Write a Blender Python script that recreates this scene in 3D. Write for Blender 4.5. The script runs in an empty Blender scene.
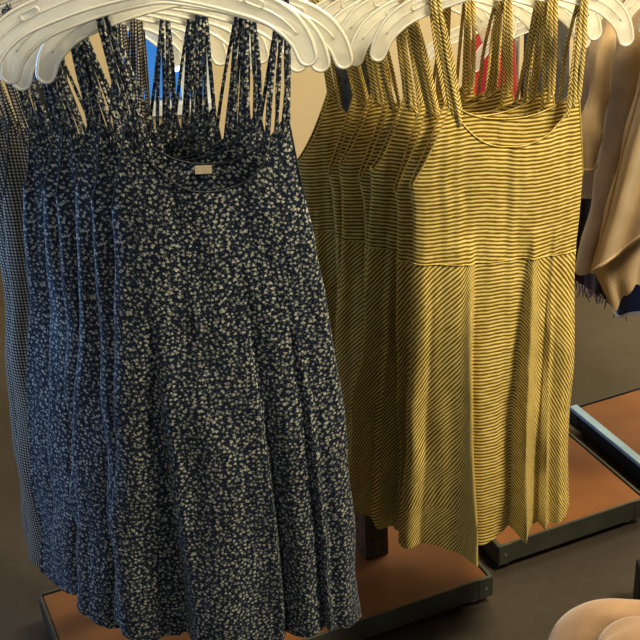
import bpy, bmesh, math, random
from mathutils import Vector, Matrix, noise
random.seed(7)
SC = bpy.context.scene
C = SC.collection
PI = math.pi
# ------------------------------------------------------------------ camera
F = 1234.0
PITCH = math.radians(27.9)
ROLL = math.radians(3.0)
CH = 1.695
cs, sn = math.cos(PITCH), math.sin(PITCH)
cam_d = bpy.data.cameras.new('camera')
cam = bpy.data.objects.new('camera', cam_d); C.objects.link(cam)
cam_d.sensor_width = 36.0
cam_d.lens = 36.0 * F / 640.0
cam.location = (0, 0, CH)
cam.rotation_euler = (Matrix.Rotation(PI / 2 - PITCH, 3, 'X') @ Matrix.Rotation(-ROLL, 3, 'Z')).to_euler()
SC.camera = cam

def at(px, py, Y=None, Z=None):
    """point of the place at distance Y (or height Z) along the sight line of a photo coordinate"""
    rx, ry = px - 320.0, py - 320.0
    cx, cy = rx * math.cos(ROLL) - ry * math.sin(ROLL), rx * math.sin(ROLL) + ry * math.cos(ROLL)
    d = Vector((cx, F * cs - cy * sn, -F * sn - cy * cs))
    t = Y / d.y if Y is not None else (Z - CH) / d.z
    return Vector((0, 0, CH)) + d * t

# ------------------------------------------------------------------ materials
def new_mat(name):
    m = bpy.data.materials.new(name); m.use_nodes = True
    nt = m.node_tree
    return m, nt, nt.nodes, nt.links, nt.nodes['Principled BSDF']
def ramp(N, stops):
    r = N.new('ShaderNodeValToRGB')
    e = r.color_ramp.elements
    e[0].position, e[0].color = stops[0][0], (*stops[0][1], 1)
    e[1].position, e[1].color = stops[-1][0], (*stops[-1][1], 1)
    for p, c in stops[1:-1]:
        k = e.new(p); k.color = (*c, 1)
    return r
def mth(N, L, op, a, b=None, c=None):
    n = N.new('ShaderNodeMath'); n.operation = op
    for i, v in enumerate((a, b, c)):
        if v is None: continue
        if isinstance(v, (int, float)): n.inputs[i].default_value = v
        else: L.new(v, n.inputs[i])
    return n.outputs[0]
def noise_mat(name, c1, c2, scale=8, rough=0.6, metal=0.0, bump=0.0, bscale=200, sheen=0.0, detail=4, stretch=None, coat=0.0):
    m, nt, N, L, P = new_mat(name)
    tc = N.new('ShaderNodeTexCoord')
    mp = N.new('ShaderNodeMapping'); L.new(tc.outputs['Object'], mp.inputs[0])
    if stretch: mp.inputs['Scale'].default_value = stretch
    nz = N.new('ShaderNodeTexNoise'); nz.inputs['Scale'].default_value = scale; nz.inputs['Detail'].default_value = detail
    L.new(mp.outputs[0], nz.inputs['Vector'])
    r = ramp(N, [(0.3, c1), (0.7, c2)]); L.new(nz.outputs['Fac'], r.inputs[0])
    L.new(r.outputs[0], P.inputs['Base Color'])
    P.inputs['Roughness'].default_value = rough; P.inputs['Metallic'].default_value = metal
    if sheen: P.inputs['Sheen Weight'].default_value = sheen; P.inputs['Sheen Roughness'].default_value = 0.5
    if coat: P.inputs['Coat Weight'].default_value = coat; P.inputs['Coat Roughness'].default_value = 0.3
    if bump:
        n2 = N.new('ShaderNodeTexNoise'); n2.inputs['Scale'].default_value = bscale; n2.inputs['Detail'].default_value = 3
        L.new(tc.outputs['Object'], n2.inputs['Vector'])
        b = N.new('ShaderNodeBump'); b.inputs['Strength'].default_value = bump; b.inputs['Distance'].default_value = 0.003
        L.new(n2.outputs['Fac'], b.inputs['Height']); L.new(b.outputs[0], P.inputs['Normal'])
    return m

def uvxy(N, L):
    uv = N.new('ShaderNodeUVMap'); uv.uv_map = 'UVMap'
    s = N.new('ShaderNodeSeparateXYZ'); L.new(uv.outputs[0], s.inputs[0])
    return uv.outputs[0], s.outputs[0], s.outputs[1]

def stripe_mat(name, period=0.0063, dark=(.165, .10, .005), light=(.80, .65, .25), mid=(.42, .285, .035)):
    m, nt, N, L, P = new_mat(name)
    uv, u, v = uvxy(N, L)
    mp = N.new('ShaderNodeMapping'); mp.inputs['Scale'].default_value = (60, 380, 1); L.new(uv, mp.inputs[0])
    nz = N.new('ShaderNodeTexNoise'); nz.inputs['Scale'].default_value = 1; nz.inputs['Detail'].default_value = 2
    L.new(mp.outputs[0], nz.inputs['Vector'])
    j = mth(N, L, 'MULTIPLY', mth(N, L, 'SUBTRACT', nz.outputs['Fac'], .5), 2.6)
    ph = mth(N, L, 'MULTIPLY', v, 2 * PI / period)
    sv = mth(N, L, 'SINE', mth(N, L, 'ADD', ph, j))
    f = mth(N, L, 'MULTIPLY_ADD', sv, .5, .5)
    # every few rows differs in strength
    mp2 = N.new('ShaderNodeMapping'); mp2.inputs['Scale'].default_value = (90, 900, 1); L.new(uv, mp2.inputs[0])
    n3 = N.new('ShaderNodeTexNoise'); n3.inputs['Scale'].default_value = 1; L.new(mp2.outputs[0], n3.inputs['Vector'])
    f2 = mth(N, L, 'ADD', f, mth(N, L, 'MULTIPLY', mth(N, L, 'SUBTRACT', n3.outputs['Fac'], .5), .7))
    r = ramp(N, [(0.2, dark), (0.5, mid), (0.78, light)]); L.new(f2, r.inputs[0])
    L.new(r.outputs[0], P.inputs['Base Color'])
    P.inputs['Roughness'].default_value = .75
    P.inputs['Sheen Weight'].default_value = .05
    P.inputs['Specular IOR Level'].default_value = .2
    return m

def floral_mat(name, scale=148, bg=(.0026, .008, .020), fl=(.46, .455, .37)):
    m, nt, N, L, P = new_mat(name)
    uv, u, v = uvxy(N, L)
    def layer(sc, off, base, amp, lobes, soft, stretch=(1, 1, 1)):
        mp = N.new('ShaderNodeMapping'); mp.inputs['Scale'].default_value = (sc * stretch[0], sc * stretch[1], 1)
        mp.inputs['Location'].default_value = (off, off * .7, 0)
        L.new(uv, mp.inputs[0])
        vo = N.new('ShaderNodeTexVoronoi'); vo.voronoi_dimensions = '2D'; vo.inputs['Scale'].default_value = 1
        vo.inputs['Randomness'].default_value = .9
        L.new(mp.outputs[0], vo.inputs['Vector'])
        sub = N.new('ShaderNodeVectorMath'); sub.operation = 'SUBTRACT'
        L.new(mp.outputs[0], sub.inputs[0]); L.new(vo.outputs['Position'], sub.inputs[1])
        sx = N.new('ShaderNodeSeparateXYZ'); L.new(sub.outputs[0], sx.inputs[0])
        rgb = N.new('ShaderNodeSeparateColor'); L.new(vo.outputs['Color'], rgb.inputs[0])
        ang = mth(N, L, 'ARCTAN2', sx.outputs[1], sx.outputs[0])
        a2 = mth(N, L, 'MULTIPLY_ADD', rgb.outputs[0], 6.28, mth(N, L, 'MULTIPLY', ang, lobes))
        pet = mth(N, L, 'SINE', a2)
        thr = mth(N, L, 'MULTIPLY_ADD', pet, amp, base)
        thr = mth(N, L, 'MULTIPLY', thr, mth(N, L, 'MULTIPLY_ADD', rgb.outputs[1], .5, .75))
        d = mth(N, L, 'SUBTRACT', thr, vo.outputs['Distance'])
        k = mth(N, L, 'MULTIPLY_ADD', d, soft, .35); k = mth(N, L, 'MINIMUM', mth(N, L, 'MAXIMUM', k, 0), 1)
        return mth(N, L, 'MULTIPLY', k, mth(N, L, 'MULTIPLY_ADD', rgb.outputs[2], .55, .45))
    a = layer(scale, 3.1, .29, .075, 3, 8)
    b = layer(scale * 1.35, 11.7, .11, .14, 2, 8)
    f = mth(N, L, 'MAXIMUM', a, mth(N, L, 'MULTIPLY', b, .85))
    r = ramp(N, [(0.0, bg), (.12, (bg[0] * 1.6, bg[1] * 1.8, bg[2] * 2)), (.55, (fl[0] * .45, fl[1] * .47, fl[2] * .5)), (1, fl)])
    L.new(f, r.inputs[0]); L.new(r.outputs[0], P.inputs['Base Color'])
    P.inputs['Roughness'].default_value = .6
    P.inputs['Specular IOR Level'].default_value = .35
    P.inputs['Sheen Weight'].default_value = .3
    P.inputs['Sheen Roughness'].default_value = .35
    P.inputs['Sheen Tint'].default_value = (.25, .5, 1, 1)  # blue of the window light put into the sheen tint
    return m

def check_mat(name):
    m, nt, N, L, P = new_mat(name)
    uv, u, v = uvxy(N, L)
    k = 2 * PI / .0052
    a = mth(N, L, 'SINE', mth(N, L, 'MULTIPLY', u, k)); b = mth(N, L, 'SINE', mth(N, L, 'MULTIPLY', v, k))
    f = mth(N, L, 'MAXIMUM', a, b)
    g = mth(N, L, 'MULTIPLY', mth(N, L, 'ADD', a, 1.0), mth(N, L, 'ADD', b, 1.0))
    r = ramp(N, [(.1, (.012, .013, .015)), (.55, (.10, .09, .075)), (1, (.48, .42, .30))])
    L.new(mth(N, L, 'MULTIPLY', g, .42), r.inputs[0]); L.new(r.outputs[0], P.inputs['Base Color'])
    P.inputs['Roughness'].default_value = .7
    return m

def frost_mat(name, tr, tint=(.84, .85, .80)):
    m, nt, N, L, P = new_mat(name)
    out = N['Material Output']; N.remove(P)
    d = N.new('ShaderNodeBsdfDiffuse'); d.inputs[0].default_value = (*tint, 1)
    t = N.new('ShaderNodeBsdfTranslucent'); t.inputs[0].default_value = (*tint, 1)
    g = N.new('ShaderNodeBsdfGlossy'); g.inputs['Roughness'].default_value = .28
    tp = N.new('ShaderNodeBsdfTransparent'); tp.inputs[0].default_value = (.97, .98, .96, 1)
    m1 = N.new('ShaderNodeMixShader'); m1.inputs[0].default_value = .5; L.new(d.outputs[0], m1.inputs[1]); L.new(t.outputs[0], m1.inputs[2])
    fr = N.new('ShaderNodeFresnel'); fr.inputs[0].default_value = 1.45
    m2 = N.new('ShaderNodeMixShader'); L.new(fr.outputs[0], m2.inputs[0]); L.new(m1.outputs[0], m2.inputs[1]); L.new(g.outputs[0], m2.inputs[2])
    nz = N.new('ShaderNodeTexNoise'); nz.inputs['Scale'].default_value = 25
    tc = N.new('ShaderNodeTexCoord'); L.new(tc.outputs['Object'], nz.inputs[0])
    k = mth(N, L, 'MULTIPLY_ADD', nz.outputs['Fac'], .25, tr - .125)
    m3 = N.new('ShaderNodeMixShader'); L.new(k, m3.inputs[0]); L.new(m2.outputs[0], m3.inputs[1]); L.new(tp.outputs[0], m3.inputs[2])
    L.new(m3.outputs[0], out.inputs[0])
    return m

M = {}
M['stripe'] = stripe_mat('mustard_stripe')
M['strap_stripe'] = stripe_mat('mustard_strap_twill', .0052, (.13, .085, .008), (.72, .58, .24), (.36, .25, .04))
M['trim_y'] = noise_mat('mustard_binding', (.35, .25, .05), (.62, .48, .15), 300, .8)
M['floral'] = floral_mat('navy_ditsy_floral')
M['trim_n'] = noise_mat('navy_binding', (.004, .008, .016), (.03, .04, .05), 300, .7)
M['check'] = check_mat('black_cream_check')
M['web'] = frost_mat('frosted_plastic', .48, (.96, .94, .84))
M['rim'] = frost_mat('frosted_plastic_rim', .25, (.98, .96, .87))
M['steel'] = noise_mat('grey_green_steel', (.045, .048, .038), (.075, .078, .062), 14, .45, .3)
M['chrome'] = noise_mat('bright_steel', (.5, .5, .5), (.65, .65, .62), 30, .3, .9)
M['blacksteel'] = noise_mat('black_steel', (.006, .008, .014), (.012, .015, .024), 14, .5)
M['rail'] = noise_mat('rail_steel', (.35, .35, .33), (.5, .5, .48), 30, .35, .8)
M['board'] = noise_mat('brown_hardboard', (.15, .052, .010), (.22, .082, .017), 9, .62, bump=.1, bscale=400, detail=8)
M['blue_lit_rim'] = noise_mat('blue_lit_steel', (.26, .44, .60), (.38, .56, .74), 20, .3, .2)  # blue light falling on the rim, put into the steel colour
M['beige'] = noise_mat('beige_knit', (.30, .205, .10), (.40, .285, .15), 22, .9, bump=.5, bscale=500, sheen=.4)
M['beige2'] = noise_mat('sand_knit', (.36, .26, .14), (.45, .33, .19), 22, .9, bump=.5, bscale=500, sheen=.4)
M['camel'] = noise_mat('camel_knit', (.22, .135, .068), (.27, .168, .088), 40, .9, bump=.15, bscale=450, sheen=.25)
M['plum'] = noise_mat('plum_knit', (.02, .010, .014), (.07, .045, .06), 120, .9, sheen=.3)
M['lilac'] = noise_mat('lilac_fringe', (.10, .075, .12), (.2, .16, .24), 120, .9)
M['navy'] = noise_mat('navy_cloth', (.006, .018, .06), (.012, .035, .11), 60, .8, sheen=.3)
M['red'] = noise_mat('red_cloth', (.30, .008, .012), (.45, .014, .02), 20, .7, sheen=.2)
M['grey'] = noise_mat('charcoal_cloth', (.05, .045, .04), (.10, .09, .075), 20, .8)
M['white'] = noise_mat('white_cloth', (.7, .68, .6), (.8, .78, .7), 20, .8)
M['tag'] = noise_mat('cream_label', (.55, .45, .28), (.66, .56, .38), 120, .6)
M['wall'] = noise_mat('cream_paint', (.62, .50, .29), (.70, .57, .35), 2, .8)
M['framew'] = noise_mat('white_frame', (.6, .65, .65), (.7, .75, .75), 5, .5)
M['ceil'] = noise_mat('ceiling_paint', (.6, .58, .52), (.66, .63, .57), 3, .9)

def floor_mat():
    m, nt, N, L, P = new_mat('polished_concrete')
    tc = N.new('ShaderNodeTexCoord')
    n1 = N.new('ShaderNodeTexNoise'); n1.inputs['Scale'].default_value = 2.2; n1.inputs['Detail'].default_value = 8
    L.new(tc.outputs['Object'], n1.inputs['Vector'])
    n2 = N.new('ShaderNodeTexNoise'); n2.inputs['Scale'].default_value = 38; n2.inputs['Detail'].default_value = 4
    L.new(tc.outputs['Object'], n2.inputs['Vector'])
    f = mth(N, L, 'ADD', mth(N, L, 'MULTIPLY', n1.outputs['Fac'], .75), mth(N, L, 'MULTIPLY', n2.outputs['Fac'], .25))
    r = ramp(N, [(.3, (.036, .028, .019)), (.55, (.056, .046, .034)), (.75, (.088, .074, .057))])
    L.new(f, r.inputs[0]); L.new(r.outputs[0], P.inputs['Base Color'])
    P.inputs['Roughness'].default_value = .42
    P.inputs['Specular IOR Level'].default_value = .3
    return m
M['floor'] = floor_mat()

# ------------------------------------------------------------------ object helpers
def obj(name, bm, mat, parent=None, smooth=False):
    me = bpy.data.meshes.new(name); bm.to_mesh(me); bm.free()
    me.materials.append(mat)
    if smooth:
        for p in me.polygons: p.use_smooth = True
    o = bpy.data.objects.new(name, me); C.objects.link(o)
    if parent: o.parent = parent
    return o
def thing(name, label, cat, loc=(0, 0, 0), rot=(0, 0, 0), group=None):
    o = bpy.data.objects.new(name, None); C.objects.link(o); o.empty_display_size = .05
    o.location = loc; o.rotation_euler = rot; o['label'] = label; o['category'] = cat
    if group: o['group'] = group
    return o
def struct(name, bm, mat):
    o = obj(name, bm, mat); o['kind'] = 'structure'; return o
def box(bm, lo, hi, mat4=None, bev=0.0):
    r = bmesh.ops.create_cube(bm, size=1.0)
    vs = r['verts']
    S = Matrix.Diagonal((hi[0] - lo[0], hi[1] - lo[1], hi[2] - lo[2], 1))
    T = Matrix.Translation([(a + b) / 2 for a, b in zip(lo, hi)])
    bmesh.ops.transform(bm, matrix=T @ S, verts=vs)
    if bev:
        es = list({e for v in vs for e in v.link_edges})
        g = bmesh.ops.bevel(bm, geom=es, offset=bev, segments=2, affect='EDGES', profile=.5)
        vs = list({v for f in g['faces'] for v in f.verts} | {v for v in vs if v.is_valid})
    if mat4 is not None: bmesh.ops.transform(bm, matrix=mat4, verts=vs)
    return vs
def tube(bm, pts, rad, seg=10, cap=True, close=False):
    pts = [Vector(p) for p in pts]; n = len(pts)
    rad = rad if isinstance(rad, (list, tuple)) else [rad] * n
    rings = []; up = None
    for i, p in enumerate(pts):
        if close: t = pts[(i + 1) % n] - pts[i - 1]
        else: t = pts[min(i + 1, n - 1)] - pts[max(i - 1, 0)]
        t.normalize()
        if up is None:
            up = Vector((0, 0, 1)) if abs(t.z) < .9 else Vector((0, 1, 0))
        s = t.cross(up); s.normalize(); up = s.cross(t); up.normalize()
        rings.append([bm.verts.new(p + (s * math.cos(a) + up * math.sin(a)) * rad[i]) for a in [2 * PI * k / seg for k in range(seg)]])
    m = n if close else n - 1
    for i in range(m):
        a, b = rings[i], rings[(i + 1) % n]
        for k in range(seg):
            bm.faces.new((a[k], a[(k + 1) % seg], b[(k + 1) % seg], b[k]))
    if cap and not close:
        bm.faces.new(rings[0][::-1]); bm.faces.new(rings[-1])
def lerp(a, b, t): return a + (b - a) * t
def interp(tab, z):
    """tab: (z, ...) with z decreasing; smooth interpolation"""
    if z >= tab[0][0]: return tab[0][1:]
    for a, b in zip(tab, tab[1:]):
        if z >= b[0]:
            t = (a[0] - z) / (a[0] - b[0]); t = t * t * (3 - 2 * t) * .5 + t * .5
            return tuple(lerp(p, q, t) for p, q in zip(a[1:], b[1:]))
    return tab[-1][1:]
def catmull(pts, n=8):
    P = [Vector(p) for p in pts]; P = [P[0] * 2 - P[1]] + P + [P[-1] * 2 - P[-2]]
    out = []
    for i in range(1, len(P) - 2):
        for k in range(n):
            t = k / n
            out.append(.5 * ((2 * P[i]) + (P[i + 1] - P[i - 1]) * t + (2 * P[i - 1] - 5 * P[i] + 4 * P[i + 1] - P[i + 2]) * t * t + (3 * P[i] - P[i - 1] - 3 * P[i + 1] + P[i + 2]) * t ** 3))
    out.append(P[-2]); return out

def sheet(name, grid, uvs, mat, parent):
    """grid[r][c] of points -> one smooth cloth mesh with metric UVs"""
    R, K = len(grid), len(grid[0])
    me = bpy.data.meshes.new(name)
    vs = [p for row in grid for p in row]
    fs = [(r * K + c, (r + 1) * K + c, (r + 1) * K + c + 1, r * K + c + 1) for r in range(R - 1) for c in range(K - 1)]
    me.from_pydata(vs, [], fs)
    ul = me.uv_layers.new(name='UVMap')
    flat = [uv for row in uvs for uv in row]
    buf = []
    for f in fs:
        for i in f: buf.extend(flat[i])
    ul.data.foreach_set('uv', buf)
    for p in me.polygons: p.use_smooth = True
    me.materials.append(mat); me.update()
    o = bpy.data.objects.new(name, me); C.objects.link(o)
    if parent: o.parent = parent
    return o

# ------------------------------------------------------------------ hangers
def make_hanger(name, label, loc, yaw=0, roll=0, group=None, empty_tip=0):
    """origin = middle of the hanger arms (top of the V); hook goes up to the rail"""
    t = thing(name, label, 'hanger', loc, (0, roll, yaw), group)
    half = [(0, .004, .018), (.03, .000, .0175), (.07, -.010, .016), (.11, -.0235, .015), (.14, -.036, .0145), (.162, -.052, .014), (.177, -.072, .012), (.184, -.092, .0105)]
    cl = catmull([(-x, 0, z) for x, z, h in half[:0:-1]] + [(x, 0, z) for x, z, h in half], 6)
    hs = [h for x, z, h in half]; hh = hs[:0:-1] + hs
    n = len(cl); hv = [hh[min(int(i / 6), len(hh) - 1)] * (1 - (i % 6) / 6) + hh[min(int(i / 6) + 1, len(hh) - 1)] * ((i % 6) / 6) for i in range(n)]
    up, lo = [], []
    for i, p in enumerate(cl):
        tg = (cl[min(i + 1, n - 1)] - cl[max(i - 1, 0)]).normalized()
        nr = Vector((-tg.z, 0, tg.x))
        up.append(p + nr * hv[i]); lo.append(p - nr * hv[i])
    def cap(p, q, tg):
        c = (p + q) / 2; r = (p - q).length / 2; d = (p - q).normalized()
        return [c + d * r * math.cos(a) + tg * r * math.sin(a) for a in [PI * k / 8 for k in range(1, 8)]]
    tr = (cl[-1] - cl[-2]).normalized(); tl = (cl[0] - cl[1]).normalized()
    capr = cap(up[-1], lo[-1], tr); capl = cap(lo[0], up[0], tl)
    loop = up + capr + lo[::-1] + capl
    bm = bmesh.new()
    th = .0013
    for sgn in (-1, 1):
        U = [bm.verts.new(p + Vector((0, sgn * th, 0))) for p in up]; Lw = [bm.verts.new(p + Vector((0, sgn * th, 0))) for p in lo]
        for i in range(n - 1): bm.faces.new((U[i], U[i + 1], Lw[i + 1], Lw[i]))
        bm.faces.new([U[-1]] + [bm.verts.new(p + Vector((0, sgn * th, 0))) for p in capr] + [Lw[-1]])
        bm.faces.new([Lw[0]] + [bm.verts.new(p + Vector((0, sgn * th, 0))) for p in capl] + [U[0]])
    bmesh.ops.recalc_face_normals(bm, faces=bm.faces)
    obj('arms', bm, M['web'], t)
    bm = bmesh.new(); tube(bm, loop, .0024, 8, close=True)
    # reinforcing rib along the arms
    mid = [p + Vector((0, -.001, 0)) for p in cl[8:-8]]
    tube(bm, mid, .0014, 6)
    obj('rim', bm, M['rim'], t, True)
    for sx in (-1, 1):      # moulded strap notch
        bm = bmesh.new(); c = Vector((sx * .126, -.0022, -.0255)); ang = -sx * .42
        pts = []
        for k in range(20):
            a = 2 * PI * k / 20
            x = .011 * math.copysign(abs(math.cos(a)) ** .5, math.cos(a)); z = .0042 * math.copysign(abs(math.sin(a)) ** .5, math.sin(a))
            pts.append(c + Vector((x * math.cos(ang) - z * math.sin(ang), 0, x * math.sin(ang) + z * math.cos(ang))))
        tube(bm, pts, .0012, 6, close=True); obj('strap_notch', bm, M['rim'], t, True)
    hk = [(0, 0, .018), (0, 0, .05), (.004, 0, .068), (.018, 0, .080), (.024, 0, .096), (.017, 0, .112), (0, 0, .118), (-.017, 0, .111), (-.022, 0, .098)]
    bm = bmesh.new(); tube(bm, catmull(hk, 5), .0032, 8); obj('hook', bm, M['rim'], t, True)
    return t
ARM_TOP = lambda x: .022 - max(0, abs(x) - .02) * .26 - max(0, abs(x) - .09) * .19   # top edge of the arms

# ------------------------------------------------------------------ dresses
def fold_profile(s, ridges, k=1.0):
    y = 0
    for rr in ridges:
        c, w, a = rr[:3]
        if len(rr) > 3:      # overlapping fold: sharp edge at c, easing away in direction rr[3]
            c = c + rr[4] * k
            q = (s - c) / w * rr[3]
            if -.12 < q < 1: y += a * (1 - max(q, 0)) ** 1.4 * min(1, (q + .12) / .12) ** .7
            continue
        q = (s - c) / w
        if abs(q) < 1: y += a * (math.cos(q * PI / 2) ** 1.0)
    return y
def make_dress(label, loc, style, seed, yaw=0, roll=0, group=None, tab=None, ridges=None, front=False, lab=True, hem_slope=0.0, dx=0.0):
    rng = random.Random(seed)
    t = thing('strappy_dress', label, 'dress', loc, (0, roll, yaw), group)
    if style == 'yellow':
        body, strapm, trim = M['stripe'], M['strap_stripe'], M['trim_y']
        tab = tab or [(-.10, -.128, .128), (-.29, -.134, .134), (-.34, -.128, .134), (-.405, -.128, .134), (-.46, -.130, .136), (-.65, -.134, .144), (-.95, -.144, .160)]
        z_sh, z_arm, z_nf, z_nb, z_w, z_h = -.170, -.300, -.240, -.206, -.424, -.952
        s1, s2 = -.62, .88
        strands = [(.0, .0068), (.05, .0062), (.13, .0055)]; sx = (-.108, .116)
    else:
        body, strapm, trim = (M['floral'] if style == 'navy' else M['check']), (M['floral'] if style == 'navy' else M['check']), M['trim_n']
        tab = tab or [(-.10, -.120, .120), (-.26, -.122, .128), (-.34, -.127, .142), (-.42, -.134, .154), (-.60, -.155, .174), (-.80, -.174, .187), (-.99, -.186, .194)]
        z_sh, z_arm, z_nf, z_nb, z_w, z_h = -.160, -.275, -.250, -.224, -.42, -.99
        s1, s2 = -.78, .90
        strands = [(.0, .0055), (.09, .0045), (.18, .0045), (.27, .0045)]; sx = (-.112, .116)
    if not front:
        dl, dr2, za = rng.uniform(-.006, .016), rng.uniform(-.006, .012), rng.uniform(-.012, .02)
        kk = lambda z: min(1, max(0, (-z - .25) / .6))
        tab = [(z, l - dl * (.3 + kk(z)), r_ + dr2 * (.2 + kk(z))) for z, l, r_ in tab]
        z_arm += za; z_h += rng.uniform(-.008, .008)
    d_of = lambda z: interp([(-.1, .014), (-.25, .020), (-.4, .020), (-.7, .022), (-1.0, .024)], z)[0]
    if ridges is None:
        ridges = []
        x = -1.0 + rng.uniform(.1, .25)
        while x < 1:
            w = rng.uniform(.22, .38); ridges.append((x, w, rng.uniform(.012, .022)) + ((rng.choice((-1, 1)), rng.uniform(-.05, .05)) if rng.random() < .5 else ())); x += w * rng.uniform(.9, 1.2)
    ph = rng.uniform(0, 50)
    ae = 1.05 if front else rng.uniform(.7, 1.7)
    def top(s, fr):
        if s <= s1: q = (s + 1) / (s1 + 1); return lerp(z_arm, z_sh, q ** ae)
        if s >= s2: q = (1 - s) / (1 - s2); return lerp(z_arm, z_sh, q ** ae)
        q = (s - (s1 + s2) / 2) / ((s2 - s1) / 2)
        zn = z_nf if fr else z_nb
        return zn + (z_sh - zn) * (abs(q) ** 2.4)
    def P(s, z, fr, sa):
        xl, xr = interp(tab, z); c, w = (xl + xr) / 2, (xr - xl) / 2
        k = min(1, max(0, (z_w + .05 - z) / (z_w - z_h))) ** .85
        d = d_of(z)
        drift = .05 * math.sin(z * 6 + ph)
        f = fold_profile(s + drift * (1 - abs(s)), ridges, k) * k
        wr = noise.noise(Vector((s * 3 + ph, z * 7, fr * 5))) * (.0045 if front else .008) * (1 + k) + noise.noise(Vector((s * 9 + ph, z * 3.5, 3))) * .0035
        if fr: y = -(d * sa ** .55 + (f * 2.3 - .010 * k) * sa ** .45 + wr * sa ** .5)
        else: y = d * .6 * sa ** .55 + (f * .35 + wr * .5) * sa ** .5
        edge = noise.noise(Vector((z * 8 + ph, s * .6, 9))) * (.006 if front else .010) * (.5 + k)
        return Vector((dx + c + w * s + edge * abs(s) ** 3 + f * .25 * (1 - s * s), y, z))
    NU = 240
    cols = []
    for i in range(NU + 1):
        a = -PI / 2 + 2 * PI * i / NU
        # start at the back centre; cos -> s, sin>0 -> front
        s = math.cos(a); sa = abs(math.sin(a)); fr = math.sin(a) > 0
        cols.append((s, sa, fr))
    cols = cols[::-1]
    def hem(s, fr, sa):
        return z_h + .006 * math.sin(s * 7 + ph) + hem_slope * s + (.012 * (1 - sa))
    def build(rows, zf, vf, name):
        g, uv = [], []
        for r in range(rows + 1):
            row = []
            for s, sa, fr in cols:
                row.append(P(s, zf(s, sa, fr, r / rows), fr, sa))
            u = 0; us = [0]
            for a, b in zip(row, row[1:]): u += math.hypot(b.x - a.x, b.y - a.y); us.append(u)
            mid = us[NU // 2]
            uv.append([(us[i] - mid, vf(cols[i][0], row[i].z, us[i] - mid)) for i in range(NU + 1)])
            g.append(row)
        return sheet(name, g, uv, body, t), g
    bo, g1 = build(34, lambda s, sa, fr, q: lerp(top(s, fr), z_w, q), lambda s, z, u: z + .004 * math.sin(s * 5 + ph), 'bodice')
    r0 = .16
    def phi(s, z):
        b = 0
        for c, w in ((-.38 + .1 * (z_w - z), .05), (.42 - .1 * (z_w - z), .06)):
            b += math.radians(27) * math.tanh((s - c) / w) * .5 * 2 * .5
        return b + math.radians(13) * s
    def vskirt(s, z, u):
        f = phi(s, z)
        # fabric coordinate across the grain: circular skirt opened out
        return z_w - ((z_w - z) * math.cos(f) + u * math.sin(f) * .95) if False else z_w + (z - z_w) * math.cos(f) + abs(u) * math.sin(abs(f)) * 1.0
    sk, g2 = build(64, lambda s, sa, fr, q: lerp(z_w, hem(s, fr, sa), q), vskirt if style == 'yellow' else (lambda s, z, u: z), 'skirt')
    # binding along the top edge of front and back
    bm = bmesh.new()
    edge = g1[0][:-1]
    tube(bm, edge, (.0012 if style == 'yellow' else .0011), 6, close=True)
    obj('neckline_binding', bm, trim, t, True)
    if style == 'yellow':
        bm = bmesh.new(); tube(bm, [p + Vector((0, -.0004 if p.y < 0 else .0004, 0)) for p in g2[0][:-1]], .0009, 5, close=True)
        obj('waist_seam', bm, M['trim_y'], t, True)
    # straps: each strand runs from the front edge over the hanger arm to the back edge
    for side, x0 in zip((-1, 1), sx):
        ssh = s1 if side < 0 else s2
        for k, (off, w) in enumerate(strands):
            s = ssh - side * off
            def fp(s, fr):
                sa = math.sqrt(max(0, 1 - s * s)); return P(s, top(s, fr) - .006, fr, sa)
            a = fp(s, True); b = fp(s - side * off * .4, False)
            xx = x0 - side * k * .0035 + rng.uniform(-.002, .002)
            zt = ARM_TOP(xx) + .0025 + .0015 * k
            sway = rng.uniform(-.004, .004)
            pts = [a, lerp(a, Vector((xx, -.006, zt - .02)), .5) + Vector((sway, -.002, 0)), Vector((xx, -.0062, zt - .022)), Vector((xx, -.0056, zt - .004)),
                   Vector((xx, 0, zt + .0025)), Vector((xx + .001, .0056, zt - .004)), Vector((xx + .001, .0062, zt - .022)),
                   lerp(b, Vector((xx, .006, zt - .02)), .5) + Vector((-sway, .002, 0)), b]
            pl = catmull(pts, 5)
            g, uv, L_ = [], [], 0
            for i, p in enumerate(pl):
                if i: L_ += (p - pl[i - 1]).length
                tg = (pl[min(i + 1, len(pl) - 1)] - pl[max(i - 1, 0)]).normalized()
                X = Vector((1, .15, 0)); X = (X - tg * X.dot(tg)).normalized(); Nn = X.cross(tg).normalized()
                ring = [p - X * w / 2 - Nn * .0007, p + X * w / 2 - Nn * .0007, p + X * w / 2 + Nn * .0007, p - X * w / 2 + Nn * .0007, p - X * w / 2 - Nn * .0007]
                g.append(ring)
                if style == 'yellow': uv.append([(q, (L_ + q * 1.3) * .8) for q in (0, w, w, 0, 0)])
                else: uv.append([(q + k * .03, L_) for q in (0, w, w, 0, 0)])
            sheet('strap', g, uv, strapm, t)
    if lab:
        bm = bmesh.new()
        yb = P(0, z_nb - .012, False, 1).y - .004
        lx = dx + rng.uniform(-.006, .012)
        box(bm, (lx - .011, yb - .0006, z_nb - .012), (lx + .011, yb, z_nb - .0005), bev=.0002)
        obj('size_label', bm, M['tag'], t)
    return t

# rail directions: both racks run back and to the left, their arms slope down towards the post
def rdir(slope, az):
    v = Vector((-math.sin(math.radians(az)), math.cos(math.radians(az)), 0)); v.z = -math.tan(math.radians(slope)); return v.normalized()

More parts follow.
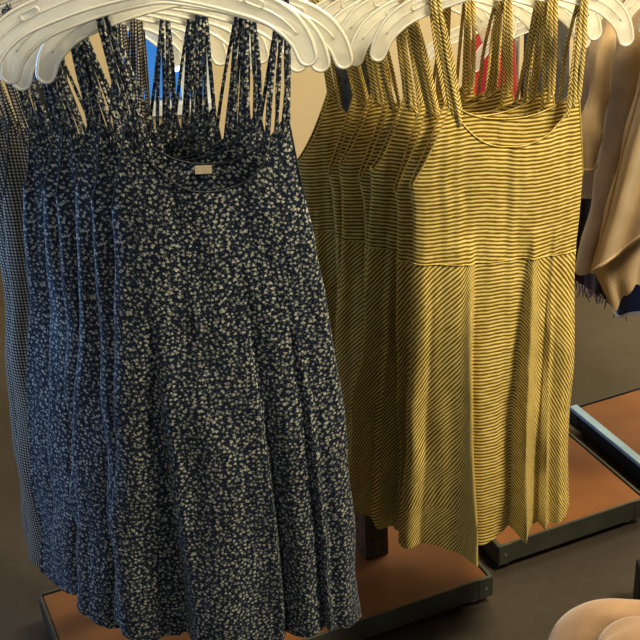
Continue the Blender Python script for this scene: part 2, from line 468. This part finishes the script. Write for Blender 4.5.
# --- navy rack
RN = rdir(12.0, 34)
hub_n = at(190, -8, Y=1.5)
hub_n.z += 0.0
navy_labels = [
 'navy floral strappy dress at the very front of the left rack',
 'second navy floral dress from the front, just behind the front one',
 'third navy floral dress from the front on the left rack',
 'fourth navy floral dress from the front on the left rack',
 'fifth navy floral dress from the front on the left rack',
 'rearmost navy floral dress, next to the black and cream checked dresses']
spn = [0, .060, .118, .180, .240, .300]
def grp(i): return 'navy floral dresses on the left rack'
front_r = [(-.90, .25, .010), (-.62, .55, .018, 1, .22), (-.08, .34, .014), (.22, .30, .014, -1, .08), (.52, .22, .016), (.66, .26, .014, 1, .05), (.90, .14, .010)]
for i, (d, lb) in enumerate(zip(spn, navy_labels)):
    p = hub_n + RN * d
    jit = [0, -.012, .008, -.012, .004, -.008][i]
    yaw = math.radians([3, 5, 2, 6, 3, 5][i])
    p = p + Vector((jit, 0, 0))
    make_hanger('clothes_hanger', 'frosted plastic hanger carrying the ' + ['front', 'second', 'third', 'fourth', 'fifth', 'rearmost'][i] + ' navy floral dress', p, yaw, math.radians([1.0, -1.2, 2.2, -.5, 1.8, 0][i]), 'hangers on the left rack')
    make_dress(lb, p, 'navy', 10 + i, yaw, math.radians([1.0, -1.2, 2.2, -.5, 1.8, 0][i]), grp(i), ridges=front_r if i == 0 else None, lab=i < 4, front=i == 0)
chk = [('front one of the two black and cream checked dresses, behind the navy ones', .362), ('back one of the two black and cream checked dresses, nearest the post', .42)]
for i, (lb, d) in enumerate(chk):
    p = hub_n + RN * d + Vector((-.02, 0, 0))
    make_hanger('clothes_hanger', ['frosted hanger carrying the front checked dress on the left rack', 'frosted hanger carrying the back checked dress on the left rack'][i], p, math.radians(4), 0, 'hangers on the left rack')
    make_dress(lb, p, 'check', 30 + i, math.radians(4), 0, 'black and cream checked dresses on the left rack', lab=False)
# empty hangers left at the near end of the rail
for i, (dv, lb, roll) in enumerate([((-.028, -.055, .016), 'empty frosted hanger directly in front of the navy dresses', 2), ((-.045, -.10, .034), 'empty frosted hanger nearest the camera on the left rack', 1)]):
    make_hanger('clothes_hanger', lb, hub_n + Vector(dv), math.radians(4), math.radians(roll), 'hangers on the left rack')

# --- yellow rack
RY = rdir(11.0, 28)
hub_y = at(507, -19, Y=1.75)
yl = ['mustard striped strappy dress at the very front of the right rack',
 'second mustard striped dress from the front of the right rack',
 'third mustard striped dress from the front of the right rack',
 'fourth mustard striped dress from the front of the right rack',
 'fifth mustard striped dress from the front of the right rack',
 'sixth mustard striped dress from the front of the right rack',
 'rearmost mustard striped dress, closest to the cream wall']
ry = [(-.40, .62, .030, -1, .12), (-.92, .14, .008), (-.06, .34, .012), (.40, .30, .028, 1, -.08), (.66, .14, .014, 1, -.02), (.84, .12, .014), (.95, .08, .006)]
for i, lb in enumerate(yl):
    d = [0, .054, .108, .16, .215, .27, .325][i]
    p = hub_y + RY * d + Vector(([0, -.010, .006, -.010, .008, -.006, -.012][i], 0, 0))
    yaw = math.radians([7, 10, 3, 11, 5, 10, 4][i]); roll = math.radians([1.5, -.3, 2.8, -.8, 2.4, 0, 2][i])
    make_hanger('clothes_hanger', 'frosted plastic hanger carrying the ' + ['front', 'second', 'third', 'fourth', 'fifth', 'sixth', 'rearmost'][i] + ' mustard striped dress', p, yaw, roll, 'hangers on the right rack')
    make_dress(lb, p, 'yellow', 50 + i, yaw, roll, 'mustard striped dresses on the right rack', ridges=ry if i == 0 else None, lab=False, hem_slope=.02 if i == 0 else .01, front=i == 0)

# --- racks: post, arm, platform
PT = at(492, 577, Z=.065).z   # platform top height
def oriented(c, ax):   # matrix with x along ax (horizontal), z up
    ax = Vector(ax).normalized(); ay = Vector((-ax.y, ax.x, 0))
    m = Matrix.Identity(4)
    for r in range(3): m[r][0] = ax[r]; m[r][1] = ay[r]; m[r][2] = (0, 0, 1)[r]; m[r][3] = c[r]
    return m
BD = Vector((.923, .384, 0))
def platform(label, corner, wx, dy, rimmat=None, top=None):
    """corner = front-left corner on the floor plane, x along BD, y away"""
    t = thing('display_platform', label, 'platform', corner, (0, 0, math.atan2(BD.y, BD.x)), None)
    h = .065
    bm = bmesh.new(); box(bm, (.008, .008, h - .012), (wx - .008, dy - .008, h), bev=.001); obj('top_board', bm, top or M['board'], t)
    rm = rimmat or M['steel']
    for nm, lo, hi in (('front_rail', (0, 0, h - .046), (wx, .006, h + .003)), ('rear_rail', (0, dy - .006, h - .046), (wx, dy, h + .003)),
                       ('side_rail', (0, .006, h - .046), (.006, dy - .006, h + .003)), ('side_rail', (wx - .006, .006, h - .046), (wx, dy - .006, h + .003))):
        bm = bmesh.new(); box(bm, lo, hi, bev=.0012)
        sr = obj(nm, bm, M['steel'] if not rimmat else M['blacksteel'], t)
        if rimmat and nm == 'side_rail' and lo[0] == 0:
            bm = bmesh.new(); box(bm, (-.004, .0, h - .004), (.016, dy, h + .006), bev=.001)
            obj('lit_edge_strip', bm, M['blue_lit_rim'], t)  # thin strip added to carry the painted blue light
    for x in (0, wx):
        for y in (0, dy):
            cx = .03 if x == 0 else -.03; cy = .03 if y == 0 else -.03
            bm = bmesh.new()
            box(bm, (min(x - .0015, x + cx), min(y - .0015, y), h - .046), (max(x + .0015, x + cx), max(y + .0015, y), h + .002), bev=.0005)
            box(bm, (min(x - .0015, x), min(y - .0015, y + cy), h - .046), (max(x + .0015, x), max(y + .0015, y + cy), h + .002), bev=.0005)
            c = obj('corner_bracket', bm, M['steel'], t)
            bm = bmesh.new(); yy = -.0015 if y == 0 else dy + .0015
            tube(bm, [(x + cx * .5, yy - .0025, h - .022), (x + cx * .5, yy + .002, h - .022)], .0028, 10)
            obj('bolt', bm, M['chrome'], c)
            bm = bmesh.new(); fx, fy = x + cx, y + cy
            tube(bm, [(fx, fy, 0), (fx, fy, .006)], .016, 16); tube(bm, [(fx, fy, .006), (fx, fy, h - .014)], .005, 10)
            obj('levelling_foot', bm, M['chrome'], t, True)
    return t
def ground(p): q = Vector(p); q.z = 0; return q
fr_c = at(492, 577, Z=.065); bl_c = at(38, 595, Z=.065); q = bl_c - fr_c
pw = -q.dot(BD); pd = q.dot(Vector((-.384, .923, 0)))
print('platform', pw, pd)
platform('wide brown-topped steel platform under the navy floral dresses', ground(fr_c - BD * pw), pw, pd)
fr = at(499, 548, Z=.065)
platform('brown-topped steel platform to the right under the mustard dresses', ground(fr), .372, .46)
tl = at(571, 408, Z=.065)
AD = Vector((-.384, .923, 0))
platform('brown-topped platform with a blue-lit edge at the right of the photo', ground(tl - AD * .95), .8, .95, rimmat=M['blue_lit_rim'])

def post(label, c, hub, rd, cat='clothes rack', reach=.1):
    t = thing('clothes_rack', label, cat, (c.x, c.y, .065), (0, 0, math.atan2(BD.y, BD.x)))
    # rail point above the post
    L = (c.y - hub.y) / rd.y
    e = hub + rd * L
    H = e.z + .118 - .065 + .03
    bm = bmesh.new()
    box(bm, (-.026, -.026, 0), (.026, .026, H), bev=.002)
    bmesh.ops.recalc_face_normals(bm, faces=bm.faces)
    n0 = set(bm.faces); z = .012
    while z < H - .02:
        for o_ in (-.011, .011):
            box(bm, (o_ - .0028, -.0268, z), (o_ + .0028, -.0255, z + .009))
            box(bm, (-.0268, o_ - .0028, z), (-.0255, o_ + .0028, z + .009))
        z += .032
    for fc in bm.faces:
        if fc not in n0: fc.material_index = 1
    up = obj('upright', bm, M['steel'], t); up.data.materials.append(M['blacksteel'])
    # sloping arm, in world coordinates -> local
    inv = (Matrix.Translation((c.x, c.y, .065)) @ Matrix.Rotation(math.atan2(BD.y, BD.x), 4, 'Z')).inverted()
    a = hub - rd * .16; a = a + Vector((0, 0, .118 - .0105)); b = hub + rd * L + Vector((0, 0, .118 - .0105)); b.x = c.x; 
    bm = bmesh.new(); tube(bm, [inv @ a, inv @ b], .0075, 14); arm = obj('hanging_arm', bm, M['rail'], t, True)
    bm = bmesh.new(); tube(bm, [inv @ (a - rd * .006), inv @ (a + rd * .001)], .011, 14); obj('end_stop', bm, M['rail'], arm, True)
    return t
pc = at(372, 550, Z=.065)
post('slotted steel upright and sloping arm holding the mustard dresses', pc, hub_y, RY)
pn = hub_n + RN * .56
post('slotted steel upright and sloping arm holding the navy dresses', Vector((pn.x + .03, pn.y - .03, 0)), hub_n, RN)

# ------------------------------------------------------------------ sweaters on the far right rail
def make_garment(name, cat, label, loc, yaw, tab, hemf, topf, ridges, mat, depth=.03, seed=1, part='knit_body', group=None, rows=70, NU=128, xwave=.006):
    rng = random.Random(seed); ph = rng.uniform(0, 40)
    t = thing(name, label, cat, loc, (0, 0, yaw), group)
    z0, z1 = tab[0][0], tab[-1][0]
    cols = []
    for i in range(NU + 1):
        a = -PI / 2 + 2 * PI * i / NU
        cols.append((math.cos(a), abs(math.sin(a)), math.sin(a) > 0))
    cols = cols[::-1]
    g, uv = [], []
    for r in range(rows + 1):
        q = r / rows; row = []
        for s, sa, fr in cols:
            zt, zb = topf(s), hemf(s)
            z = lerp(zt, zb, q); xl, xr = interp(tab, z); c, w = (xl + xr) / 2, (xr - xl) / 2
            k = min(1, .25 + .9 * (zt - z) / (z0 - z1))
            f = fold_profile(s + .06 * math.sin(z * 7 + ph), ridges) * k
            wr = noise.noise(Vector((s * 2.5 + ph, z * 6, 2))) * .008 + noise.noise(Vector((s * 7 + ph, z * 5, 4))) * .004
            d = depth * (.35 + .65 * min(1, (zt - z) / .12 + .0))
            y = -(d * sa ** .6 + (f + wr) * sa ** .5) if fr else d * .7 * sa ** .6 + wr * .5 * sa
            x = c + w * s + noise.noise(Vector((z * 9 + ph, s, 1))) * xwave * abs(s) ** 2
            row.append(Vector((x, y, z)))
        us = [0]
        for a, b in zip(row, row[1:]): us.append(us[-1] + (b - a).length)
        g.append(row); uv.append([(us[i], row[i].z) for i in range(NU + 1)])
    sheet(part, g, uv, mat, t)
    return t
def sleeve(t, pts, rad, mat, flat=.6, seed=0, cuff=False):
    ph = seed * 3.3
    pl = catmull(pts, 10); n = len(pl); R = catmull([(r, 0, 0) for r in rad], 10)
    g, uv = [], []; L_ = 0
    for i, p in enumerate(pl):
        if i: L_ += (p - pl[i - 1]).length
        tg = (pl[min(i + 1, n - 1)] - pl[max(i - 1, 0)]).normalized()
        Y = Vector((0, 1, 0)); Y = (Y - tg * Y.dot(tg)).normalized(); X = Y.cross(tg)
        row = []
        for k in range(33):
            a = 2 * PI * k / 32
            rr = R[min(i, len(R) - 1)].x * (1 + .16 * noise.noise(Vector((math.cos(a) * 1.4 + ph, math.sin(a) * 1.4, L_ * 22))) + .10 * math.sin(L_ * 75 + math.cos(a) * 3 + ph) * max(0, math.sin(a * .5)))
            row.append(p + X * math.cos(a) * rr + Y * math.sin(a) * rr * flat)
        g.append(row); uv.append([(k / 32 * .2, L_) for k in range(33)])
    o = sheet('sleeve', g, uv, mat, t)
    bm = bmesh.new(); tube(bm, [q * .985 + pl[-1] * .015 for q in g[-1][:-1]], .004, 6, close=True); obj('cuff_hem', bm, mat, o, True)
    return o

def sweater(label, px_top, py_top, Y, seed, mat, tabpx, hem_pts, ridges, yaw=0, dd=.035):
    """tabpx: list of (py, px_left) of the left outline; body is .44 m wide to the right"""
    base = at(px_top, py_top, Y=Y)
    tab = []
    for py, pxl in tabpx:
        q = at(pxl, py, Y=Y) - base
        tab.append((q.z, q.x, q.x + .36 + .03 * (len(tab) / len(tabpx))))
    hs = [(s, (at(px_top, py, Y=Y) - base).z) for s, py in hem_pts]
    def hemf(s):
        for a, b in zip(hs, hs[1:]):
            if s <= b[0]:
                k = (s - a[0]) / (b[0] - a[0]); return lerp(a[1], b[1], k * k * (3 - 2 * k) * .4 + k * .6)
        return hs[-1][1]
    zt = tab[0][0]
    topf = lambda s: zt + .0 - .11 * abs(s) ** 2.6
    return make_garment('hanging_sweater', 'sweater', label, base, yaw, tab, hemf, topf, ridges, mat, dd, seed)

tabA = [(-30, 652), (12, 647), (50, 644), (88, 637), (150, 620), (215, 606), (271, 592), (310, 600)]
sw1 = sweater('beige knit sweater nearest the front at the right edge, pointed hem', 650, -30, 2.10, 3, M['beige2'], tabA,
        [(-1, 268), (-.88, 302), (-.76, 284), (-.62, 272), (-.5, 290), (-.4, 322), (0, 300), (.5, 320), (1, 280)],
        [(-.93, .10, .02), (-.74, .13, .03), (-.5, .14, .028), (-.25, .16, .03), (.1, .2, .03), (.5, .25, .03), (.85, .2, .02)])
tabB = [(-30, 645), (10, 628), (62, 612), (145, 601), (200, 592), (240, 580), (275, 576)]
sw2 = sweater('second beige sweater from the front, beside the mustard dresses', 628, -30, 2.22, 5, M['beige'], tabB,
        [(-1, 268), (-.85, 262), (-.7, 256), (-.45, 250), (0, 256), (.5, 262), (1, 262)],
        [(-.9, .13, .022), (-.66, .12, .03), (-.4, .15, .025), (-.05, .2, .03), (.4, .25, .03), (.8, .2, .02)])
tabC = [(-30, 622), (10, 600), (50, 586), (110, 576), (170, 574), (210, 578), (240, 580)]
sw3 = sweater('rearmost beige sweater, seen between the mustard straps and the others', 600, -30, 2.36, 8, M['beige'], tabC,
        [(-1, 195), (-.8, 190), (-.5, 200), (0, 200), (1, 200)],
        [(-.85, .14, .02), (-.6, .12, .022), (-.3, .15, .02), (.1, .2, .02), (.6, .2, .02)])
# drooping sleeves
def loc_pts(t, pxs, Y): return [at(px, py, Y=Y + dy) - t.location for px, py, dy in pxs]
sleeve(sw2, loc_pts(sw2, [(612, 20, -.02), (603, 60, -.05), (598, 100, -.06), (590, 130, -.07), (586, 165, -.06)], 2.22), [.012, .018, .019, .024, .021], M['beige'], .8, 2)
g, uv = [], []
for r in range(50):
    q = r / 49; row = []
    for k in range(60):
        u = k / 59
        L0 = [(652, -10), (646, 40), (641, 88), (624, 150), (608, 215), (592, 272)]; R0 = [(760, -10), (760, 30), (758, 60), (752, 90), (745, 120), (738, 150)]
        j = min(4, int(q * 5)); f_ = q * 5 - j
        lx, ly = lerp(L0[j][0], L0[j + 1][0], f_), lerp(L0[j][1], L0[j + 1][1], f_)
        rx_, ry_ = lerp(R0[j][0], R0[j + 1][0], f_), lerp(R0[j][1], R0[j + 1][1], f_)
        bow = 6 * math.sin(PI * u) * q
        p_ = at(lerp(lx, rx_, u), lerp(ly, ry_, u) + bow, Y=2.10 - .075 - .014 * math.sin(u * 16 + q * 2) * (.3 + q) + .05 * (1 - min(1, u * 8)) ** 2 + .05 * max(0, .25 - q))
        row.append(p_ - sw1.location)
    g.append(row); uv.append([(p.x, p.z) for p in row])
fp_ = sheet('front_panel', g, uv, M['beige2'], sw1)
bm = bmesh.new(); tube(bm, g[-1], .0035, 6); tube(bm, [r_[0] for r_ in g], .0035, 6); obj('panel_hem', bm, M['beige2'], fp_, True)

# hangers + rail for sweaters
RS = Vector((-.20, .26, 0)).normalized()
for i, (sw, nm) in enumerate(((sw1, 'front'), (sw2, 'second'), (sw3, 'rearmost'))):
    make_hanger('clothes_hanger', 'frosted hanger inside the ' + nm + ' beige sweater at the right', Vector((sw.location.x + .18, sw.location.y, sw.location.z - .004)), 0, 0, 'hangers in the beige sweaters')
# plum fringed scarves, navy sleeve under the sweaters
def fringe_scarf(label, px, py, Y, w, h, seed, mat, fm, fr=.035, group='plum fringed scarves below the beige sweaters'):
    """hangs from its top edge; px, py is the bottom of the woven part"""
    rng = random.Random(seed)
    p = at(px, py, Y=Y)
    t = thing('fringed_scarf', label, 'scarf', p, (0, 0, 0), group)
    g, uv = [], []
    for r in range(20):
        row = []
        for k in range(40):
            u = k / 39
            x = (u - .5) * w * (1 - .25 * (1 - r / 19)); z = h * (1 - r / 19)
            row.append(Vector((x, .012 * math.sin(u * 18 + seed) + .006 * math.sin(u * 41 + z * 20), z + .01 * math.sin(u * 5 + seed))))
        g.append(row); uv.append([(q.x, q.z) for q in row])
    sheet('woven_panel', g, uv, mat, t)
    bm = bmesh.new()
    n = int(w / .006)
    for k in range(n):
        u = (k + .5) / n; q = int(u * 39); b = g[-1][q]
        ln = fr * rng.uniform(.7, 1.15)
        tube(bm, [b, b + Vector((rng.uniform(-.004, .004), rng.uniform(-.003, .003), -ln * .5)), b + Vector((rng.uniform(-.007, .007), rng.uniform(-.004, .004), -ln))], [.0022, .0018, .001], 5)
    obj('fringe', bm, fm, t, True)
    return t
fringe_scarf('dark plum scarf with lilac fringe beside the mustard dress', 584, 284, 2.62, .12, .52, 1, M['plum'], M['lilac'])
fringe_scarf('dark plum scarf hanging lower, behind the pointed sweater hem', 606, 294, 2.55, .07, .50, 2, M['plum'], M['lilac'], .022)
fringe_scarf('narrow dark plum scarf with the longest lilac fringe at right', 626, 296, 2.50, .05, .50, 4, M['plum'], M['lilac'], .05)
nv = thing('hanging_shirt', 'dark blue shirt hem at the right edge below the sweaters', 'shirt', at(650, 308, Y=2.4))
g, uv = [], []
for r in range(24):
    row = []
    for k in range(48):
        a = 2 * PI * k / 47; q = r / 23
        row.append(Vector((math.cos(a) * (.075 - .02 * (1 - q)) + .01 * math.sin(q * 6), math.sin(a) * .03 + .008 * math.sin(5 * a), .48 * (1 - q) + (.008 * math.sin(3 * a) if r == 23 else 0))))
    g.append(row); uv.append([(p.x, p.z) for p in row])
sheet('shirt_body', g, uv, M['navy'], nv)
bm = bmesh.new(); tube(bm, [p * 1.01 for p in g[-1][:-1]], .004, 6, close=True); obj('hem_band', bm, M['white'], nv, True)

# rail for the sweaters and scarves
t = thing('garment_rail', 'steel rail along the right holding the beige sweaters', 'clothes rail', (sw1.location.x + .18, 2.0, 0))
zr = sw1.location.z + .105
bm = bmesh.new(); tube(bm, [(.13, -.3, zr), (-.10, .95, zr)], .012, 14); obj('rail', bm, M['rail'], t, True)
for (x, y) in ((.13, -.3), (-.10, .95)):
    bm = bmesh.new(); tube(bm, [(x, y, 0), (x, y, zr)], .012, 14); obj('leg', bm, M['rail'], t, True)

# ------------------------------------------------------------------ garments on the wall, behind the yellow rack
rear_tops = []
def flat_garment(name, cat, label, px, py, Y, w, h, mat, seed, flare=1.2):
    p = at(px, py, Y=Y)
    tab = [(0, -w * .35, w * .35), (-.06, -w * .5, w * .5), (-h, -w * .5 * flare, w * .5 * flare)]
    rear_tops.append((p, name))
    return make_garment(name, cat, label, p, 0, tab, lambda s: -h, lambda s: -.05 * abs(s) ** 2,
        [(-.7, .25, .012), (-.2, .25, .015), (.3, .25, .012), (.8, .25, .012)], mat, .03, seed, rows=30, NU=64)
flat_garment('red_top', 'top', 'red top hanging behind the mustard straps', 492, 22, 2.95, .115, .22, M['red'], 4)
flat_garment('charcoal_top', 'top', 'charcoal grey top hanging behind the mustard straps at right', 548, 8, 2.95, .11, .40, M['grey'], 6)

for p, nm in rear_tops:
    p.z = rear_tops[0][0].z
    make_hanger('clothes_hanger', 'frosted hanger in the ' + nm.replace('_', ' ') + ' behind the mustard dresses', p + Vector((0, 0, -.004)), .25, 0, 'hangers behind the mustard dresses')
pr = at(518, 40, Y=2.97)
t = thing('garment_stand', 'slim steel stand behind the mustard dresses holding the red top', 'clothes rail', (pr.x, 2.97, 0))
zb = rear_tops[0][0].z + .108
bm = bmesh.new(); tube(bm, [(0, .03, 0), (0, .03, zb)], .010, 12); obj('pole', bm, M['rail'], t, True)
bm = bmesh.new(); tube(bm, [(-.16, -.02, zb), (.22, -.02, zb)], .0075, 12); tube(bm, [(0, .03, zb), (0, -.02, zb)], .0075, 12); obj('crossbar', bm, M['rail'], t, True)
bm = bmesh.new(); tube(bm, [(0, .03, 0), (0, .03, .012)], .12, 32); obj('base', bm, M['rail'], t)
# ------------------------------------------------------------------ camel garment on a near table + dark panel
cz = at(626, 700, Z=.83)
tb = thing('display_table', 'small dark display table at the lower right corner, under the camel sweater', 'table', (cz.x + .035, cz.y - .06, 0))
bm = bmesh.new(); box(bm, (-.20, -.15, .735), (.22, .13, .76), bev=.004); obj('table_top', bm, M['blacksteel'], tb)
for x in (-.18, .20):
    for y in (-.13, .11):
        bm = bmesh.new(); box(bm, (x - .012, y - .012, 0), (x + .012, y + .012, .735), bev=.002); obj('leg', bm, M['blacksteel'], tb)
cp = Vector((cz.x + .03, cz.y - .02, .76))
cm = thing('folded_sweater', 'camel sweater heaped in soft folds in the lower right corner', 'sweater', cp)
def heap(name, sx, sy, sz, off, seed, parent, squash=1.0):
    g, uv = [], []
    for r in range(60):
        th = PI * .5 * r / 59 * 1.0
        row = []
        for k in range(121):
            a = 2 * PI * k / 120
            e = 1 + .05 * math.sin(2 * a + seed) + .04 * math.sin(3 * a + seed * 2)
            x = math.cos(a) * math.sin(th) ** .8 * sx * e; y = math.sin(a) * math.sin(th) ** .8 * sy * e
            z = math.cos(th) ** .7 * sz
            q = Vector((x * 9, y * 9, seed))
            z += noise.noise(q * .7) * .008
            row.append(Vector((x + off[0], y + off[1], max(0, z) + off[2])))
        g.append(row); uv.append([(p.x, p.y) for p in row])
    return sheet(name, g, uv, M['camel'], parent)
heap('folded_body', .135, .10, .085, (0, 0, 0), 2.0, cm)
def on_heap(pts): return [at(px, py, Z=z) - cp for px, py, z in pts]
sleeve(cm, on_heap([(556, 690, .81), (562, 660, .835), (576, 638, .85), (604, 624, .86), (640, 622, .862), (690, 635, .855)]), [.020, .021, .022, .022, .022, .02], M['camel'], 1.0, 7)
sleeve(cm, on_heap([(606, 690, .845), (610, 662, .862), (625, 646, .87), (650, 642, .87), (690, 650, .87)]), [.018, .020, .022, .022, .022], M['camel'], 1.0, 9)

dp = at(648, 612, Z=0)
bn = thing('fixture_leg', 'dark blue-black upright leg at the right edge above the camel sweater', 'fixture', (dp.x, dp.y, 0))
bm = bmesh.new(); box(bm, (-.028, -.02, 0), (.03, .02, .12), bev=.003); obj('leg_box', bm, M['blacksteel'], bn)
bm = bmesh.new(); box(bm, (-.034, -.026, 0), (.036, .026, .012), bev=.003); obj('foot_plate', bm, M['blacksteel'], bn)

# ------------------------------------------------------------------ room
WY = 4.5
bm = bmesh.new(); box(bm, (-3, -1.5, -.1), (3.2, WY + .1, 0)); struct('floor', bm, M['floor'])
wl, wr = at(118, 107, Y=WY), at(215, 107, Y=WY)
wx0, wx1, wz0, wz1 = wl.x, wr.x, wl.z - .01, 2.1
bm = bmesh.new()
box(bm, (-3, WY, 0), (wx0, WY + .12, 2.9)); box(bm, (wx1, WY, 0), (3.2, WY + .12, 2.9))
box(bm, (wx0, WY, 0), (wx1, WY + .12, wz0)); box(bm, (wx0, WY, wz1), (wx1, WY + .12, 2.9))
struct('wall_back', bm, M['wall'])
bm = bmesh.new(); box(bm, (-3.1, -1.5, 0), (-3, WY + .12, 2.9)); struct('wall_left', bm, M['wall'])
bm = bmesh.new(); box(bm, (3.2, -1.5, 0), (3.3, WY + .12, 2.9)); struct('wall_right', bm, M['wall'])
bm = bmesh.new(); box(bm, (-3, -1.5, 2.9), (3.2, WY + .12, 3.0)); struct('ceiling', bm, M['ceil'])
bm = bmesh.new()
f = .03
box(bm, (wx0, WY - .01, wz0), (wx0 + f, WY + .05, wz1)); box(bm, (wx1 - f, WY - .01, wz0), (wx1, WY + .05, wz1))
box(bm, (wx0, WY - .04, wz0 - .02), (wx1, WY + .05, wz0 + .02)); box(bm, (wx0, WY - .01, wz1 - f), (wx1, WY + .05, wz1))
box(bm, (wx1 - .12, WY - .0, wz0), (wx1 - .10, WY + .05, wz1))
w1 = struct('window_1', bm, M['framew'])
m, nt, N, L, P = new_mat('window_glass')
N.remove(P); tp = N.new('ShaderNodeBsdfTransparent'); tp.inputs[0].default_value = (.85, .93, 1, 1); gl = N.new('ShaderNodeBsdfGlossy'); gl.inputs['Roughness'].default_value = .05
fr_ = N.new('ShaderNodeFresnel'); mx = N.new('ShaderNodeMixShader'); L.new(fr_.outputs[0], mx.inputs[0]); L.new(tp.outputs[0], mx.inputs[1]); L.new(gl.outputs[0], mx.inputs[2])
L.new(mx.outputs[0], N['Material Output'].inputs[0])
bm = bmesh.new(); box(bm, (wx0 + .02, WY + .02, wz0), (wx1 - .02, WY + .026, wz1)); obj('pane', bm, m, w1)
# added glowing panel standing in for the blue daylit view outside
m, nt, N, L, P = new_mat('outdoor_blue_glow')
tc = N.new('ShaderNodeTexCoord'); sx_ = N.new('ShaderNodeSeparateXYZ'); L.new(tc.outputs['Generated'], sx_.inputs[0])
nz = N.new('ShaderNodeTexNoise'); nz.inputs['Scale'].default_value = 6; L.new(tc.outputs['Generated'], nz.inputs[0])
k = mth(N, L, 'ADD', sx_.outputs[2], mth(N, L, 'MULTIPLY', mth(N, L, 'SUBTRACT', nz.outputs['Fac'], .5), .12))
r = ramp(N, [(0.0, (.30, .55, .80)), (.25, (.10, .38, .80)), (.5, (.05, .27, .72)), (1, (.03, .18, .6))]); L.new(k, r.inputs[0])
L.new(r.outputs[0], P.inputs['Base Color']); L.new(r.outputs[0], P.inputs['Emission Color']); P.inputs['Emission Strength'].default_value = .75
P.inputs['Roughness'].default_value = .4
bm = bmesh.new(); box(bm, (-2.0, 6.0, -.8), (.4, 6.05, 1.6), bev=.01); box(bm, (-1.05, 5.96, -.8), (-1.0, 6.0, 1.6)); box(bm, (-.6, 5.96, -.8), (-.55, 6.0, 1.6))
o = obj('blue_backdrop', bm, m); o['label'] = 'glowing blue backdrop panel standing in for the daylit view outside the window'; o['category'] = 'panel'
lt = thing('lamp_reflection', 'small glowing stand-in for a lamp reflection in the window, between navy straps', 'reflection', at(176, 68, Y=5.2))  # reflection of a lamp in the glass, built as a glowing ball
m, nt, N, L, P = new_mat('reflection_glow'); P.inputs['Base Color'].default_value = (1, .9, .75, 1); P.inputs['Emission Color'].default_value = (1, .9, .8, 1); P.inputs['Emission Strength'].default_value = 6
bm = bmesh.new(); bmesh.ops.create_uvsphere(bm, u_segments=20, v_segments=12, radius=.016); obj('glint', bm, m, lt, True)
bm = bmesh.new(); tube(bm, [(0, .0, .016), (0, 0, .03)], .008, 10); tube(bm, [(0, 0, .03), (0, .12, .30), (0, .7, .35)], .004, 8); obj('glint_stem', bm, M['framew'], lt, True)

# ------------------------------------------------------------------ light
def area(name, loc, target, size, power, col, sy=None):
    l = bpy.data.lights.new(name, 'AREA'); l.energy = power; l.color = col; l.size = size
    if sy: l.shape = 'RECTANGLE'; l.size_y = sy
    o = bpy.data.objects.new(name, l); C.objects.link(o); o.location = loc
    o.rotation_euler = (Vector(target) - Vector(loc)).to_track_quat('-Z', 'Y').to_euler()
    return o
area('ceiling_light', (1.25, 1.0, 2.75), (.15, 1.7, .9), .4, 98, (1, .87, .62))
area('rear_wall_fill', (.9, 3.0, 2.8), (.5, 4.2, 0.3), 1.2, 75, (1, .88, .60))  # fill added to brighten the back wall and floor, no fixture seen
area('daylight_left', (-1.35, 1.75, 1.05), (-.2, 1.7, .8), .6, 12, (.2, .48, 1), 1.0)
area('rear_floor_fill', (1.9, 3.3, 2.7), (1.5, 3.5, 0), .8, 40, (1, .9, .72))  # added to lighten the far floor at right, stands for no known lamp
area('front_fill', (-1.4, -.6, 2.4), (-.2, 1.8, .9), 1.0, 12, (.9, .95, 1))  # pale fill added from the front left
w = bpy.data.worlds.new('world'); SC.world = w; w.use_nodes = True
w.node_tree.nodes['Background'].inputs[0].default_value = (.6, .68, .8, 1); w.node_tree.nodes['Background'].inputs[1].default_value = .14
SC.view_settings.view_transform = 'Standard'
SC.view_settings.look = 'None'
SC.view_settings.exposure = 0.1
SC.view_settings.gamma = 0.92
